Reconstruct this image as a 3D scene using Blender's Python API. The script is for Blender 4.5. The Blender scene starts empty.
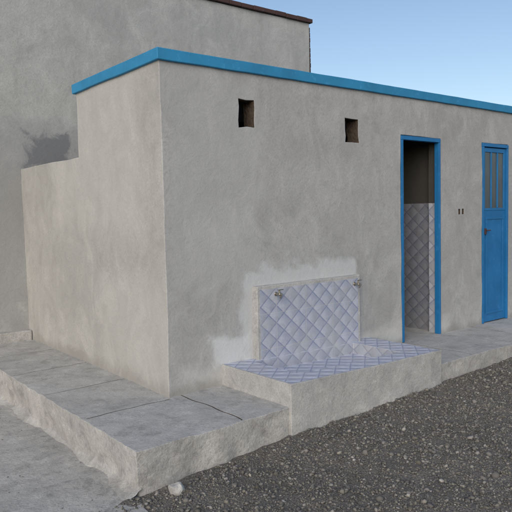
import bpy, bmesh, math, random
import numpy as np
from mathutils import Matrix, Vector, noise
random.seed(7); rng=np.random.default_rng(7)
sc=bpy.context.scene
sc.view_settings.view_transform='Standard'; sc.view_settings.look='None'; sc.view_settings.exposure=0

# ------------------------------------------------------------ node helpers
class NT:
    def __init__(s,mat):
        mat.use_nodes=True; s.t=mat.node_tree; s.t.nodes.clear()
        s.out=s.n('ShaderNodeOutputMaterial'); s.b=s.n('ShaderNodeBsdfPrincipled')
        s.t.links.new(s.b.outputs[0],s.out.inputs[0])
        g=s.n('ShaderNodeNewGeometry'); s.pos=g.outputs['Position']
        x=s.n('ShaderNodeSeparateXYZ'); s.l(s.pos,x.inputs[0]); s.x,s.y,s.z=x.outputs
    def n(s,k): return s.t.nodes.new(k)
    def l(s,a,b): s.t.links.new(a,b)
    def put(s,v,i):
        if hasattr(v,'links'): s.l(v,i)
        else: i.default_value=v
    def m(s,op,a,b=None,c=None,clamp=False):
        n=s.n('ShaderNodeMath'); n.operation=op; n.use_clamp=clamp
        s.put(a,n.inputs[0])
        if b is not None: s.put(b,n.inputs[1])
        if c is not None: s.put(c,n.inputs[2])
        return n.outputs[0]
    def ramp(s,v,a,b,c=0.0,d=1.0,smooth=True):
        n=s.n('ShaderNodeMapRange'); n.interpolation_type='SMOOTHSTEP' if smooth else 'LINEAR'
        s.put(v,n.inputs[0]); 
        for i,k in enumerate((a,b,c,d)): n.inputs[i+1].default_value=k
        return n.outputs[0]
    def noise(s,scale,detail=5,rough=.6,stretch=None,dist=0,vec=None):
        n=s.n('ShaderNodeTexNoise'); n.inputs['Scale'].default_value=scale; n.inputs['Detail'].default_value=min(detail,5)
        n.inputs['Roughness'].default_value=rough; n.inputs['Distortion'].default_value=dist
        v=vec or s.pos
        if stretch:
            mp=s.n('ShaderNodeMapping'); mp.inputs['Scale'].default_value=stretch; s.l(v,mp.inputs[0]); v=mp.outputs[0]
        s.l(v,n.inputs['Vector']); return n.outputs[0]
    def vor(s,scale,feature='F1'):
        n=s.n('ShaderNodeTexVoronoi'); n.feature=feature; n.inputs['Scale'].default_value=scale; s.l(s.pos,n.inputs['Vector']); return n.outputs[0]
    def mix(s,f,a,b,mode='MIX'):
        n=s.n('ShaderNodeMix'); n.data_type='RGBA'; n.blend_type=mode
        s.put(f,n.inputs[0])
        for v,i in ((a,n.inputs[6]),(b,n.inputs[7])):
            if isinstance(v,tuple): i.default_value=(*v,1)
            else: s.l(v,i)
        return n.outputs[2]
    def bump(s,h,strength=.3,dist=.01,prev=None):
        n=s.n('ShaderNodeBump'); n.inputs['Strength'].default_value=strength; n.inputs['Distance'].default_value=dist
        s.l(h,n.inputs['Height'])
        if prev: s.l(prev,n.inputs['Normal'])
        return n.outputs[0]
    def fin(s,col,rough=.9,nrm=None,spec=.3,metal=0):
        s.put((*col,1) if isinstance(col,tuple) else col,s.b.inputs['Base Color']); s.put(rough,s.b.inputs['Roughness'])
        s.b.inputs['Specular IOR Level'].default_value=spec; s.b.inputs['Metallic'].default_value=metal
        if nrm: s.l(nrm,s.b.inputs['Normal'])
    def box(s,ax,cx,hx,cz,hz,soft,amp,nscale):
        a=s.m('SUBTRACT',s.m('ABSOLUTE',s.m('SUBTRACT',ax,cx)),hx)
        b=s.m('SUBTRACT',s.m('ABSOLUTE',s.m('SUBTRACT',s.z,cz)),hz)
        d=s.m('MAXIMUM',a,b)
        nz=s.m('MULTIPLY',s.m('SUBTRACT',s.noise(nscale,5,.68,dist=.6),.5),amp)
        return s.ramp(s.m('ADD',d,nz),0,soft,1,0)
def M(name):
    m=bpy.data.materials.new(name); return m,NT(m)

def plaster(name,ca,cb,patches=(),bumpk=.35,streak=.5,basedirt=None):
    m,t=M(name)
    big=t.ramp(t.noise(.9,4,.62,dist=.6),.35,.65)
    col=t.mix(big,ca,cb)
    sw=t.noise(3.2,5,.74,stretch=(1,1,.7),dist=.8)
    col=t.mix(t.ramp(sw,.48,.66,0,.50),col,tuple(min(1,c*1.22) for c in ca))
    col=t.mix(t.ramp(sw,.50,.34,0,.42),col,tuple(c*.78 for c in cb))
    sm=t.noise(11,5,.75,dist=.6)
    col=t.mix(t.ramp(sm,.52,.66,0,.28),col,tuple(c*.74 for c in cb))
    st=t.noise(4.5,3,.6,stretch=(1,1,.07))
    col=t.mix(t.ramp(st,.55,.75,0,.22*streak),col,tuple(c*.6 for c in cb))
    fine=t.noise(55,4,.75)
    col=t.mix(t.ramp(fine,.42,.68,0,.40),col,tuple(c*.66 for c in ca))
    for f in patches: 
        mask,c,k=f(t); col=t.mix(t.m('MULTIPLY',mask,k),col,c)
    if basedirt:
        z0,h,c,k=basedirt
        dd=t.m('ADD',t.z,t.m('MULTIPLY',t.m('SUBTRACT',sw,.5),h*2.2))
        col=t.mix(t.ramp(dd,z0,z0+h,k,0),col,c)
    n1=t.bump(sm,bumpk,.014)
    n2=t.bump(fine,bumpk*1.3,.003,n1)
    t.fin(col,.93,n2,.2); return m

def halo(t): return t.box(t.x,1.36,.62,.42,.43,.09,.34,3.2),(.54,.56,.57),.66
def halo2(t): return t.box(t.x,.58,.12,.25,.06,.10,.30,5.0),(.61,.63,.635),.7
def salt(t): return t.box(t.x,1.8,1.6,.0,.10,.14,.30,3.0),(.52,.52,.51),.5
def repair(t): return t.box(t.x,.45,.3,1.6,.7,.25,.9,2.2),(.44,.445,.44),.4
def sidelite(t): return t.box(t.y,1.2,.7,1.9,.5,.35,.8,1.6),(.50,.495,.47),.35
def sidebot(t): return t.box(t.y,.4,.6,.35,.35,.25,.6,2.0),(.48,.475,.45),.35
MW=plaster('grey_cement_render',(.390,.390,.382),(.350,.350,.343),(repair,halo,halo2,salt),basedirt=(0.0,.10,(.23,.225,.21),.6))
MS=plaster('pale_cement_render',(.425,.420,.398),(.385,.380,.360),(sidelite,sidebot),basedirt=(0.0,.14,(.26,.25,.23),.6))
def stain(t): return t.box(t.x,.32,.20,2.08,.14,.10,.55,4.5),(.150,.158,.168),.74
def stain2(t): return t.box(t.x,-.5,.45,1.0,.75,.3,1.3,1.8),(.27,.272,.27),.6
def stain3(t): return t.box(t.x,.2,.9,1.8,.5,.3,1.0,2.2),(.295,.30,.30),.55
MB=plaster('old_house_render',(.415,.418,.402),(.370,.374,.362),(stain3,stain2,stain),streak=.9)
def conc(name,ca,cb,dirt=.5,bk=.5):
    m,t=M(name)
    a=t.noise(1.8,5,.75,dist=.5); b=t.noise(5.5,5,.78,dist=.3)
    col=t.mix(t.ramp(a,.38,.62),ca,cb)
    col=t.mix(t.ramp(b,.5,.66,0,dirt),col,tuple(c*.58 for c in cb))
    col=t.mix(t.ramp(b,.48,.32,0,.6),col,tuple(min(1,c*1.28) for c in ca))
    f=t.noise(75,4,.78)
    col=t.mix(t.ramp(f,.42,.65,0,.5),col,tuple(c*.58 for c in ca))
    n1=t.bump(t.noise(14,5,.7),bk,.018); n2=t.bump(f,bk,.005,n1)
    t.fin(col,.92,n2,.2); return m
MP=conc('worn_concrete',(.46,.455,.44),(.385,.382,.37),.55)
MPF=conc('crumbling_kerb_render',(.46,.452,.432),(.37,.362,.345),.6,.7)
MC=conc('dusty_concrete',(.46,.452,.43),(.37,.363,.345),.65,.7)
MTR=conc('trough_render',(.46,.458,.445),(.40,.398,.387),.45,.5)
MJ=conc('joint_dirt',(.15,.143,.13),(.10,.095,.088),.5,.5)

def tile(name,ua,va,w=.165,h=.145,k=1.0):
    m,t=M(name); ax={'x':t.x,'y':t.y,'z':t.z}
    wob=t.m('MULTIPLY',t.m('SUBTRACT',t.noise(7,2,.5),.5),.05)
    U=t.m('DIVIDE',ax[ua],w); V=t.m('ADD',t.m('DIVIDE',ax[va],h),wob)
    a=t.m('FRACT',t.m('ADD',t.m('ADD',U,V),50)); b=t.m('FRACT',t.m('ADD',t.m('SUBTRACT',U,V),50))
    da=t.m('ABSOLUTE',t.m('SUBTRACT',a,.5)); db=t.m('ABSOLUTE',t.m('SUBTRACT',b,.5))
    e=t.m('MAXIMUM',da,db)
    line=t.ramp(e,.44,.475)
    pil=t.m('MULTIPLY',t.m('SUBTRACT',1,t.m('POWER',t.m('MULTIPLY',da,2),2)),t.m('SUBTRACT',1,t.m('POWER',t.m('MULTIPLY',db,2),2)))
    c0=tuple(min(.8,c*k) for c in (.32,.35,.435)); c1=tuple(min(.8,c*k) for c in (.45,.475,.55)); cl=tuple(c*k for c in (.17,.20,.32))
    col=t.mix(t.ramp(t.m('SUBTRACT',a,t.m('MULTIPLY',b,.6)),-.3,.9),c1,c0)  # each diamond fades lighter to one side, quilted relief shading put into the colour
    col=t.mix(t.ramp(t.noise(22,5,.78,dist=1),.42,.66,0,.55),col,tuple(c*k for c in (.28,.305,.385)))
    col=t.mix(t.m('MULTIPLY',line,.72),col,cl)
    ju=t.m('ABSOLUTE',t.m('SUBTRACT',t.m('FRACT',t.m('ADD',t.m('DIVIDE',ax[ua],.33),50)),.5))
    jv=t.m('ABSOLUTE',t.m('SUBTRACT',t.m('FRACT',t.m('ADD',t.m('DIVIDE',ax[va],.29),50.2)),.5))
    j=t.m('MAXIMUM',t.ramp(ju,.490,.495),t.ramp(jv,.488,.494))
    col=t.mix(t.m('MULTIPLY',j,.8),col,tuple(c*k for c in (.45,.455,.46)))
    dirt=t.ramp(t.noise(5,5,.75),.46,.64,0,.5); col=t.mix(dirt,col,tuple(c*k for c in (.38,.385,.395)))
    if va=='z':
        dz=t.m('ADD',t.z,t.m('MULTIPLY',t.m('SUBTRACT',t.noise(9,4,.7),.5),.3)); col=t.mix(t.ramp(dz,.08,.22,.35,0),col,tuple(c*k for c in (.42,.42,.41)))
    n=t.bump(pil,.6,.010); n=t.bump(t.m('SUBTRACT',1,j),.5,.002,n)
    t.fin(col,t.ramp(t.noise(12,3,.6),.3,.7,.35,.7),n,.35); return m
TXZ=tile('quilted_tile_front','x','z'); TXY=tile('quilted_tile_top','x','y',k=1.15); TYZ=tile('quilted_tile_side','y','z',k=.9); TIN=tile('shaded_interior_tile','y','z',k=.5)  # interior copy of the tile is darkened, doorway shade put into its colour

def paint(name,c,rough=.45):
    m,t=M(name)
    col=t.mix(t.ramp(t.noise(3,4,.6),.3,.7),c,tuple(x*.80 for x in c))
    col=t.mix(t.ramp(t.noise(14,5,.72),.56,.70,0,.45),col,tuple(min(1,x*1.3+.03) for x in c))
    col=t.mix(t.ramp(t.noise(40,4,.72),.66,.72,0,.6),col,(.14,.15,.155))
    t.fin(col,rough,t.bump(t.noise(30,3,.6),.3,.004),.35); return m
BL=paint('blue_trim_paint',(.033,.245,.46),.65); BD=paint('blue_gloss_paint',(.016,.160,.39),.45)
BK=paint('red_brown_brick',(.075,.042,.038),.85)
m,t=M('dark_glass'); t.fin(t.mix(t.noise(6,4,.6),(.05,.06,.07),(.10,.12,.13)),.2,None,.5); GL=m
m,t=M('tap_metal'); t.fin(t.mix(t.noise(60,3,.6),(.45,.42,.36),(.28,.26,.22)),.38,None,.5,.9); TM=m
m,t=M('shaded_inner_render'); t.fin(t.mix(t.noise(4,5,.7),(.045,.045,.043),(.07,.068,.065)),.95,t.bump(t.noise(20,4,.6),.4,.01),.1); IN=m  # near-black colour stands in for the shade inside the doorway
m,t=M('shaded_hole_brick'); t.fin(t.mix(t.noise(18,5,.7),(.030,.022,.018),(.12,.095,.075)),.95,t.bump(t.noise(25,4,.6),.9,.02),.1); HB=m  # brick darkened so the shade in vents and switch holes sits in the colour

# ------------------------------------------------------------ voxel solid mesher
def brk(pts,step):
    o=[]; pts=sorted(set(pts))
    for a,b in zip(pts,pts[1:]):
        n=max(1,int(round((b-a)/step))); o+=list(np.linspace(a,b,n,endpoint=False))
    return np.array(o+[pts[-1]])
def newobj(name,me,parent=None):
    o=bpy.data.objects.new(name,me); sc.collection.objects.link(o)
    if parent: o.parent=parent
    return o
def empty(name):
    o=bpy.data.objects.new(name,None); o.empty_display_size=.2; sc.collection.objects.link(o); return o
def solid(name,xs,ys,zs,adds,subs,mats,matfn=None,step=.07,amp=.004,bev=.006,deform=None,parent=None,nf=1.0):
    bx=brk([p for b in adds+subs for p in (b[0],b[1])]+xs,step); by=brk([p for b in adds+subs for p in (b[2],b[3])]+ys,step); bz=brk([p for b in adds+subs for p in (b[4],b[5])]+zs,step)
    cx=(bx[1:]+bx[:-1])/2; cy=(by[1:]+by[:-1])/2; cz=(bz[1:]+bz[:-1])/2
    CX,CY,CZ=np.meshgrid(cx,cy,cz,indexing='ij'); S=np.zeros(CX.shape,bool)
    ins=lambda b:(CX>b[0])&(CX<b[1])&(CY>b[2])&(CY<b[3])&(CZ>b[4])&(CZ<b[5])
    for b in adds: S|=ins(b)
    for b in subs: S&=~ins(b)
    P=np.pad(S,1); nx,ny,nz=len(bx),len(by),len(bz)
    vid=lambda i,j,k:(i*ny+j)*nz+k
    F=[];NR=[]
    core=(slice(1,-1),)*3
    for ax in range(3):
        for sg in (-1,1):
            nb=np.roll(P,-sg,axis=ax)[core]
            I,J,K=np.nonzero(S&~nb)
            if len(I)==0: continue
            o=1 if sg==1 else 0
            if ax==0: q=[(I+o,J,K),(I+o,J+1,K),(I+o,J+1,K+1),(I+o,J,K+1)]
            elif ax==1: q=[(I,J+o,K),(I,J+o,K+1),(I+1,J+o,K+1),(I+1,J+o,K)]
            else: q=[(I,J,K+o),(I+1,J,K+o),(I+1,J+1,K+o),(I,J+1,K+o)]
            if sg==-1: q=q[::-1]
            F.append(np.stack([vid(*c) for c in q],1)); nn=np.zeros((len(I),3)); nn[:,ax]=sg; NR.append(nn)
    F=np.concatenate(F);NR=np.concatenate(NR)
    u,inv=np.unique(F,return_inverse=True); inv=inv.reshape(F.shape)
    V=np.stack([bx[u//(ny*nz)],by[(u//nz)%ny],bz[u%nz]],1)
    cen=V[inv].mean(1)
    mi=[matfn(c,n) for c,n in zip(cen,NR)] if matfn else [0]*len(F)
    W=V.copy()
    if amp:
        for i,v in enumerate(V):
            p=Vector(v)
            d=noise.noise_vector(p*1.7*nf)*amp+noise.noise_vector(p*6*nf+Vector((9,3,1)))*amp*.5+noise.noise_vector(p*15*nf)*amp*.25
            W[i]+=d
    if deform: W=deform(V,W)
    me=bpy.data.meshes.new(name); me.from_pydata(W.tolist(),[],inv.tolist()); 
    for mm in mats: me.materials.append(mm)
    me.polygons.foreach_set('material_index',mi); me.polygons.foreach_set('use_smooth',[True]*len(F)); me.update()
    o=newobj(name,me,parent)
    if bev:
        b=o.modifiers.new('b','BEVEL'); b.width=bev; b.segments=2; b.limit_method='ANGLE'; b.angle_limit=math.radians(50); b.harden_normals=True
    return o

# ------------------------------------------------------------ toilet block
TB=empty('toilet_block')
H=2.45; YB=1.48
adds=[(0,7,0,YB,-.05,H),(0,.18,YB,3.05,-.05,1.88)]
subs=[(.15,3.42,.15,YB-.15,-.05,2.3),(3.55,6.85,.15,YB-.15,-.05,2.3),
 (2.70,3.35,0,.15,-.05,2.07),(4.15,4.70,0,.15,-.05,2.07),(5.5,6.1,0,.15,-.05,2.07),
 (.71,.865,0,.15,2.02,2.235),(1.915,2.085,0,.15,1.965,2.175),
 (3.685,3.715,0,.03,1.27,1.325),(3.755,3.785,0,.03,1.27,1.325)]
def wm(c,n):
    x,y,z=c
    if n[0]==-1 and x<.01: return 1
    if y<.004 and n[1]==-1: return 0
    if .0<y<.16 and z>1.9 and x<2.2 and z<2.25: return 4
    if .0<y<.04 and 1.2<z<1.35 and 3.6<x<3.8: return 4
    if 3.3<x<3.36 and n[0]==-1 and z<1.40: return 2
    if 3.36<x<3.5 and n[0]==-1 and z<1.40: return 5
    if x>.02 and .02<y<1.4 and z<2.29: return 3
    return 0
def walldef(V,W):
    for i,v in enumerate(V):
        for (a,b,c,d) in ((.71,.865,2.02,2.235),(1.915,2.085,1.965,2.175)):
            if v[1]<.16 and a-.001<=v[0]<=b+.001 and c-.001<=v[2]<=d+.001:
                q=noise.noise_vector(Vector(v)*23)*.014; W[i,0]+=q.x; W[i,2]+=q.z
    return W
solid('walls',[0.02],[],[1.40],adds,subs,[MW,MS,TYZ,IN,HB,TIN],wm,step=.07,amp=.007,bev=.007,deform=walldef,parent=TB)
def trimdef(V,W):
    for i,v in enumerate(V):
        if v[2]<2.445: W[i,2]+=noise.noise(Vector(v)*3)*.003
    return W
solid('roof_trim',[],[],[],[(-.024,7.05,-.026,1.51,2.440,2.524)],[],[BL],step=.06,amp=.003,bev=.007,deform=trimdef,parent=TB)
def boxes(name,bl,mat,bev=.004,parent=None):
    bm=bmesh.new()
    for (a,b,c,d,e,f) in bl:
        r=bmesh.ops.create_cube(bm,size=1)
        for v in r['verts']: v.co=((a+b)/2+v.co.x*(b-a),(c+d)/2+v.co.y*(d-c),(e+f)/2+v.co.z*(f-e))
    me=bpy.data.meshes.new(name); bm.to_mesh(me); bm.free(); me.materials.append(mat); o=newobj(name,me,parent)
    b=o.modifiers.new('b','BEVEL'); b.width=bev; b.segments=2
    return o
def frame(x0,x1,name):
    w=.032
    boxes(name,[(x0+.002,x0+w,-.008,.05,0.002,2.027),(x1-w,x1-.002,-.008,.05,.002,2.027),(x0+.002,x1-.002,-.009,.051,2.028,2.067)],BD,.003,TB)
frame(2.70,3.35,'open_doorway_frame'); frame(4.15,4.70,'door_frame'); frame(5.5,6.1,'door_frame_far')
def door(x0,x1,nm):
    a,b=x0+.036,x1-.036
    L=[(a,b,.012,.04,.01,1.30),(a,a+.04,.010,.042,1.301,2.02),(b-.04,b,.010,.042,1.301,2.02),(a+.041,b-.041,.010,.042,1.97,2.02),(a+.041,b-.041,.010,.042,1.301,1.33),
       (a+.05,b-.05,.004,.011,.10,.13),(a+.05,b-.05,.004,.011,1.20,1.23),(a+.05,a+.08,.004,.011,.131,1.199),(b-.08,b-.05,.004,.011,.131,1.199)]
    for i in (1,2):
        xx=a+.04+(b-a-.08)*i/3; L.append((xx-.008,xx+.008,.008,.040,1.331,1.969))
    boxes(nm,L,BD,.003,TB)
    boxes(nm+'_glass',[(a+.03,b-.03,.022,.028,1.31,1.99)],GL,.001,TB)
    boxes(nm+'_handle',[(a+.015,a+.04,-.012,.012,1.03,1.10),(a+.02,a+.10,-.030,-.016,1.07,1.082)],BK,.003,TB)
door(4.15,4.70,'steel_door'); door(5.5,6.1,'steel_door_far')

# ------------------------------------------------------------ wash trough
WT=empty('tiled_wash_trough')
def tdef(V,W):
    for i,v in enumerate(V):
        if v[2]>-.05: W[i,2]+= .012-.022*(v[0]-.48)
        elif v[2]<-.1 and v[1]<-.7: W[i,1]-=.015*max(0,noise.noise(Vector(v)*6)+.2)
    return W
def tm(c,n):
    x,y,z=c
    if n[2]==1: return 0 if (x<.497 or y<-.785 or x>2.20) else 1
    if z>.0 and .5<x<2.1 and -.7<y<-.02 : return 2 if abs(n[1])==1 else 3
    return 0
solid('basin',[.497,2.20],[-.785],[],[(.48,2.22,-.80,.02,-.35,.152)],[(.74,1.90,-.60,-.075,.05,.152)],[MTR,TXY,TXZ,TYZ],tm,step=.05,amp=.005,bev=.006,deform=tdef,parent=WT)
def pm(c,n): return 1 if (n[1]==-1 and .818<c[0]<1.982 and c[2]<.722) else 0
solid('tiled_splashback',[.818,1.982],[],[.722],[(.792,2.008,-.068,.02,.0,.750)],[],[MTR,TXZ],pm,step=.05,amp=.004,bev=.006,parent=WT)
def tap(x,z):
    bm=bmesh.new()
    def cyl(r,r2,h,mat): bmesh.ops.create_cone(bm,cap_ends=True,segments=16,radius1=r,radius2=r2,depth=h,matrix=mat)
    R=Matrix.Rotation(math.pi/2,4,'X')
    T=lambda a,b,c:Matrix.Translation((x+a,-.07+b,z+c))
    cyl(.017,.017,.006,T(0,-.003,0)@R); cyl(.009,.009,.06,T(0,-.033,0)@R)
    cyl(.013,.013,.03,T(0,-.045,0)@R)
    cyl(.008,.0065,.045,T(0,-.068,-.012)@Matrix.Rotation(math.radians(35),4,'X'))
    cyl(.008,.008,.03,T(0,-.045,.018)); 
    bmesh.ops.create_cube(bm,size=1,matrix=T(.012,-.05,.037)@Matrix.Diagonal((.055,.012,.007,1)))
    me=bpy.data.meshes.new('tap'); bm.to_mesh(me); bm.free(); me.materials.append(TM)
    o=newobj('tap',me,WT); b=o.modifiers.new('b','BEVEL'); b.width=.0015
tap(.985,.675); tap(1.93,.672)

# ------------------------------------------------------------ pavement
def gz(x,y=0):
    return float(np.interp(x,[-50,-.7,.5,2.3,3.5,6,50],[-.28,-.27,-.20,-.155,-.12,-.10,-.10]))
gr=[]
for y in (-.0,.74,1.5,2.3): gr.append((-.66,-.004,y-.025,y-.015,-.015,0))
for x in (.10,2.75,3.9,5.0): gr.append((x-.005,x+.005,-.75,-.004,-.015,0))
def pdef(V,W):
    for i,v in enumerate(V):
        p=Vector(v)
        if -.7<v[0]<-.02: W[i,1]+=noise.noise(Vector((v[0]*4,v[1]*.4,3)))*.035
        if v[0]>0.02: W[i,0]+=noise.noise(Vector((v[0]*.4,v[1]*4,7)))*.035
        if v[2]>-.01 and v[1]<-.7: W[i,2]-=.006*abs(noise.noise(p*4))
        edge=(v[0]<-.68) or (v[1]<-.77)
        if edge:
            k=.011*(1 if v[2]<-.01 else .8)
            W[i]+=noise.noise_vector(p*9)*k+noise.noise_vector(p*22)*k*.6
            if v[2]<-.12:
                s=.03*max(0,noise.noise(p*5)+.1)
                if v[0]<-.68: W[i,0]+=s
                if v[1]<-.77: W[i,1]+=s
    return W
def pvm(c,n):
    if n[2]==1: return 2 if c[2]<-.012 else 0
    if c[2]>-.016 and c[0]>-.67 and c[1]>-.76: return 2
    return 1
solid('pavement',[-.69],[],[-.03,-.06],[(-.69,7.3,-.78,1.45,-.45,0),(-.69,.1,1.45,3.1,-.45,0)],gr,[MP,MPF,MJ],pvm,step=.05,amp=.007,bev=.007,deform=pdef)

# ------------------------------------------------------------ house behind
BH=empty('rendered_house')
solid('house_walls',[],[],[],[(-9,4.40,3.04,9,-.4,4.17)],[],[MB],step=.25,amp=.006,bev=.008,parent=BH,nf=.6)
bl=[]; x=-9.0
while x<4.45:
    w=.205; bl.append((x,min(x+w-.005,4.44),2.998+random.uniform(-.005,.005),3.3,4.172+random.uniform(-.003,.003),4.232+random.uniform(-.005,.005))); x+=w
y=3.31
while y<9: bl.append((4.2,4.44,y,y+.197,4.172,4.230)); y+=.205
boxes('brick_coping',bl,BK,.006,BH)
qb=[]; z=-.3
while z<4.1: qb.append((4.39,4.440+random.uniform(-.005,.005),3.06,8.9,z,z+.070)); z+=.075
boxes('brick_side_wall',qb,BK,.003,BH)
solid('house_plinth',[],[],[],[(-9,-.005,2.93,3.06,-.4,.11)],[],[MC],step=.12,amp=.01,bev=.012,parent=BH)

# ------------------------------------------------------------ concrete yard on the left
def cdef(V,W):
    for i,v in enumerate(V):
        p=Vector(v); W[i,2]+=noise.noise(p*2.3)*.014+noise.noise(p*7)*.004
        if v[0]>-.72: W[i,0]+=noise.noise(Vector((0,v[1]*3,5)))*.06+noise.noise(Vector((0,v[1]*11,5)))*.03-(.05 if v[1]<-.8 else 0)
        if v[1]<-3.55: W[i,1]+=noise.noise(Vector((v[0]*3,0,5)))*.08
        if -1.5<v[0]<-1.3: W[i,0]+=noise.noise(Vector((0,v[1]*2,5)))*.05
    return W
solid('concrete_yard',[],[],[],[(-9,-.68,-3.6,2.95,-.5,-.262)],[(-1.42,-1.408,-3.5,2.9,-.28,-.262)],[MC,MJ],lambda c,n:1 if (c[2]<-.264 and -1.5<c[0]<-1.3 and c[2]>-.29) else 0,step=.10,amp=.004,bev=.008,deform=cdef)
V=[];F=[]
ysn=np.arange(-.80,2.9,.03)
for j,yy in enumerate(ysn):
    wd=.045+.09*max(0,noise.noise(Vector((1,yy*2.2,0)))+.25)+.02*noise.noise(Vector((1,yy*9,0)))
    ht=.05+.05*noise.noise(Vector((3,yy*3,0)))
    for k in range(6):
        s=k/5; V.append((-.67-wd*s+noise.noise(Vector((s*9,yy*14,1)))*.006,yy,-.262+ht*(1-s)**1.6-.004*(s>.9)+noise.noise(Vector((s*7,yy*16,8)))*.008*(s<.95)))
for j in range(len(ysn)-1):
    for k in range(5): a=j*6+k; F.append((a,a+1,a+7,a+6))
me=bpy.data.meshes.new('mortar_fillet'); me.from_pydata(V,[],F); me.materials.append(MPF); me.polygons.foreach_set('use_smooth',[True]*len(F)); newobj('mortar_fillet',me)

# ------------------------------------------------------------ ground + gravel
m,t=M('gravel_ground')
v1=t.vor(75); f=t.noise(80,4,.8)
col=t.mix(t.ramp(t.noise(1.2,4,.6),.35,.65),(.165,.155,.142),(.21,.198,.182))
col=t.mix(t.ramp(f,.45,.62,0,.8),col,(.075,.070,.064))
n=t.bump(v1,.8,.010); n=t.bump(f,.7,.012,n)
t.fin(col,.95,n,.15); GM=m
xs=np.unique(np.concatenate([np.linspace(-400,-10,14),np.linspace(-10,-1,20),np.arange(-1,7,.05),np.linspace(7,20,30),np.linspace(20,400,14)]))
ys=np.unique(np.concatenate([np.linspace(-400,-8,14),np.linspace(-8,-4,10),np.arange(-4,-.7,.05),np.linspace(-.7,20,12),np.linspace(20,400,10)]))
def gh(x,y):
    n_=noise.noise(Vector((x*1.5,y*1.5,0)))*.028+noise.noise(Vector((x*6,y*6,2)))*.020+noise.noise(Vector((x*17,y*17,4)))*.010
    z=gz(x)+n_ if abs(x)<15 and abs(y)<15 else gz(x)
    z-= .02 if x<-.9 else 0
    if y<-.8: z-=min(.05,(-.8-y)*.03)
    return z
V=[(x,y,gh(x,y)) for x in xs for y in ys]; ny=len(ys)
F=[(i*ny+j,(i+1)*ny+j,(i+1)*ny+j+1,i*ny+j+1) for i in range(len(xs)-1) for j in range(ny-1)]
me=bpy.data.meshes.new('ground'); me.from_pydata(V,[],F); me.materials.append(GM); me.polygons.foreach_set('use_smooth',[True]*len(F)); newobj('ground',me)

m,t=M('gravel_stones'); a=t.n('ShaderNodeAttribute'); a.attribute_name='Col'
col=t.mix(t.ramp(t.noise(90,3,.7),.4,.65,0,.4),a.outputs['Color'],(.135,.126,.115))
t.fin(col,.95,None,.15); SM=m
bm=bmesh.new(); bmesh.ops.create_icosphere(bm,subdivisions=1,radius=1); bm.verts.ensure_lookup_table()
IV=np.array([v.co[:] for v in bm.verts]); IF=np.array([[v.index for v in f.verts] for f in bm.faces]); bm.free()
def stones(name,P,R,flat=.8):
    N=len(P)
    v=IV[None]*rng.uniform(.5,1.35,(N,len(IV),1))
    s=rng.uniform(.55,1.35,(N,1,3)); v=v*s
    q=rng.normal(size=(N,4)); q/=np.linalg.norm(q,axis=1,keepdims=True); w,x,y,z=q.T
    Rm=np.stack([1-2*(y*y+z*z),2*(x*y-z*w),2*(x*z+y*w),2*(x*y+z*w),1-2*(x*x+z*z),2*(y*z-x*w),2*(x*z-y*w),2*(y*z+x*w),1-2*(x*x+y*y)],1).reshape(N,3,3)
    v=np.einsum('nij,nkj->nki',Rm,v); v[:,:,2]*=flat
    v=v*R[:,None,None]+P[:,None,:]
    k=len(IV); f=IF[None]+np.arange(N)[:,None,None]*k
    me=bpy.data.meshes.new(name); me.vertices.add(N*k); me.vertices.foreach_set('co',v.ravel())
    nf=N*len(IF); me.loops.add(nf*3); me.loops.foreach_set('vertex_index',f.ravel().astype(np.int32)); me.polygons.add(nf)
    me.polygons.foreach_set('loop_start',np.arange(0,nf*3,3,dtype=np.int32)); me.update(calc_edges=True); me.validate()
    g=rng.lognormal(math.log(.165),.32,N).clip(.06,.40); wm_=rng.uniform(.84,1.0,N)
    c=np.stack([g*1.03,g*(.92+.06*wm_),g*(.08+.86*wm_),np.ones(N)],1)
    ca=me.color_attributes.new('Col','FLOAT_COLOR','POINT'); ca.data.foreach_set('color',np.repeat(c,k,0).ravel().astype(np.float32))
    me.materials.append(SM); return newobj(name,me)
N=85000
X=np.concatenate([rng.uniform(-.95,4.5,N),rng.uniform(4.5,9,9000)]); Y=np.concatenate([-.80-2.6*rng.uniform(0,1,N)**1.0,rng.uniform(-5,-.8,9000)])
R=rng.lognormal(math.log(.0046),.50,len(X)).clip(.0028,.020)
keep=~((X<-.76)&(rng.uniform(0,1,len(X))<.85)); X,Y,R=X[keep],Y[keep],R[keep]
Z=np.array([gh(a,b) if a>-.76 else -.262 for a,b in zip(X,Y)])+R*.3
n2=900; X2=rng.uniform(-2.2,-.72,n2); Y2=rng.uniform(-2.4,2.6,n2); R2=rng.lognormal(math.log(.0032),.45,n2).clip(.0018,.011); Z2=np.full(n2,-.260)
stones('gravel',np.stack([np.r_[X,X2],np.r_[Y,Y2],np.r_[Z,Z2]],1),np.r_[R,R2])
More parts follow.
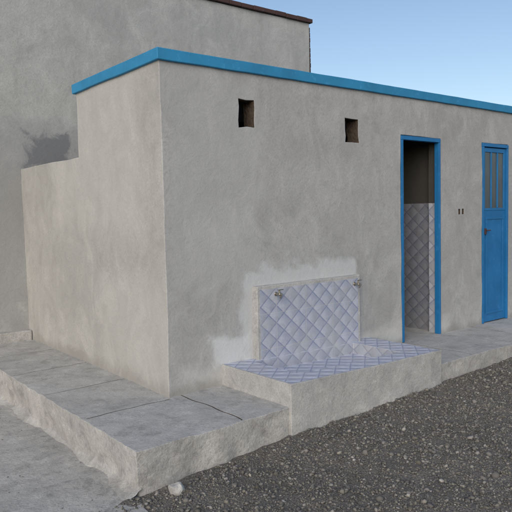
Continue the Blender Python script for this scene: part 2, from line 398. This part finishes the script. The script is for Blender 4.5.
def rock(loc,r,name='loose_stone'):
    bm=bmesh.new(); bmesh.ops.create_icosphere(bm,subdivisions=3,radius=1)
    for v in bm.verts:
        d=noise.noise(v.co*1.1+Vector(loc)*7)*.45+noise.noise(v.co*3)*.14
        v.co=v.co*(1+d); v.co.z*=.8; v.co.x=max(-.75,min(.8,v.co.x)); v.co=v.co*r+Vector(loc)
    me=bpy.data.meshes.new(name); bm.to_mesh(me); bm.free(); me.materials.append(MPF); return newobj(name,me)
rock((-.50,-.90,gz(-.5)+.02),.048)

# ------------------------------------------------------------ camera
P=[-2.2896,-3.9288,1.3461,.8976,-.0703,-.0235,621.7024]
yaw,pit,roll=P[3:6]
f=Vector((math.cos(pit)*math.cos(yaw),math.cos(pit)*math.sin(yaw),math.sin(pit)))
r=f.cross(Vector((0,0,1))).normalized(); u=r.cross(f)
r2=r*math.cos(roll)+u*math.sin(roll); u2=-r*math.sin(roll)+u*math.cos(roll)
cd=bpy.data.cameras.new('camera'); cam=bpy.data.objects.new('camera',cd); sc.collection.objects.link(cam)
cam.matrix_world=Matrix(((r2.x,u2.x,-f.x,P[0]),(r2.y,u2.y,-f.y,P[1]),(r2.z,u2.z,-f.z,P[2]),(0,0,0,1)))
cd.sensor_width=36; cd.lens=P[6]/512*36; cd.clip_start=.05; cd.clip_end=2000; sc.camera=cam

# ------------------------------------------------------------ light
EL=28; D=Vector((-.80,-.60,0)).normalized()
D=Vector((D.x*math.cos(math.radians(EL)),D.y*math.cos(math.radians(EL)),math.sin(math.radians(EL))))
sd=bpy.data.lights.new('sun','SUN'); sd.energy=1.5; sd.angle=math.radians(45); sd.color=(1,.955,.90)
so=bpy.data.objects.new('sun',sd); so.rotation_euler=D.to_track_quat('Z','Y').to_euler(); sc.collection.objects.link(so)
w=bpy.data.worlds.new('World'); sc.world=w; w.use_nodes=True; nt=w.node_tree
bg=nt.nodes['Background']; sk=nt.nodes.new('ShaderNodeTexSky'); sk.sky_type='NISHITA'; sk.sun_disc=False
sk.sun_elevation=math.radians(EL); sk.sun_rotation=math.atan2(D.x,D.y); sk.air_density=1.0; sk.dust_density=1.6
nt.links.new(sk.outputs[0],bg.inputs[0]); bg.inputs[1].default_value=.148
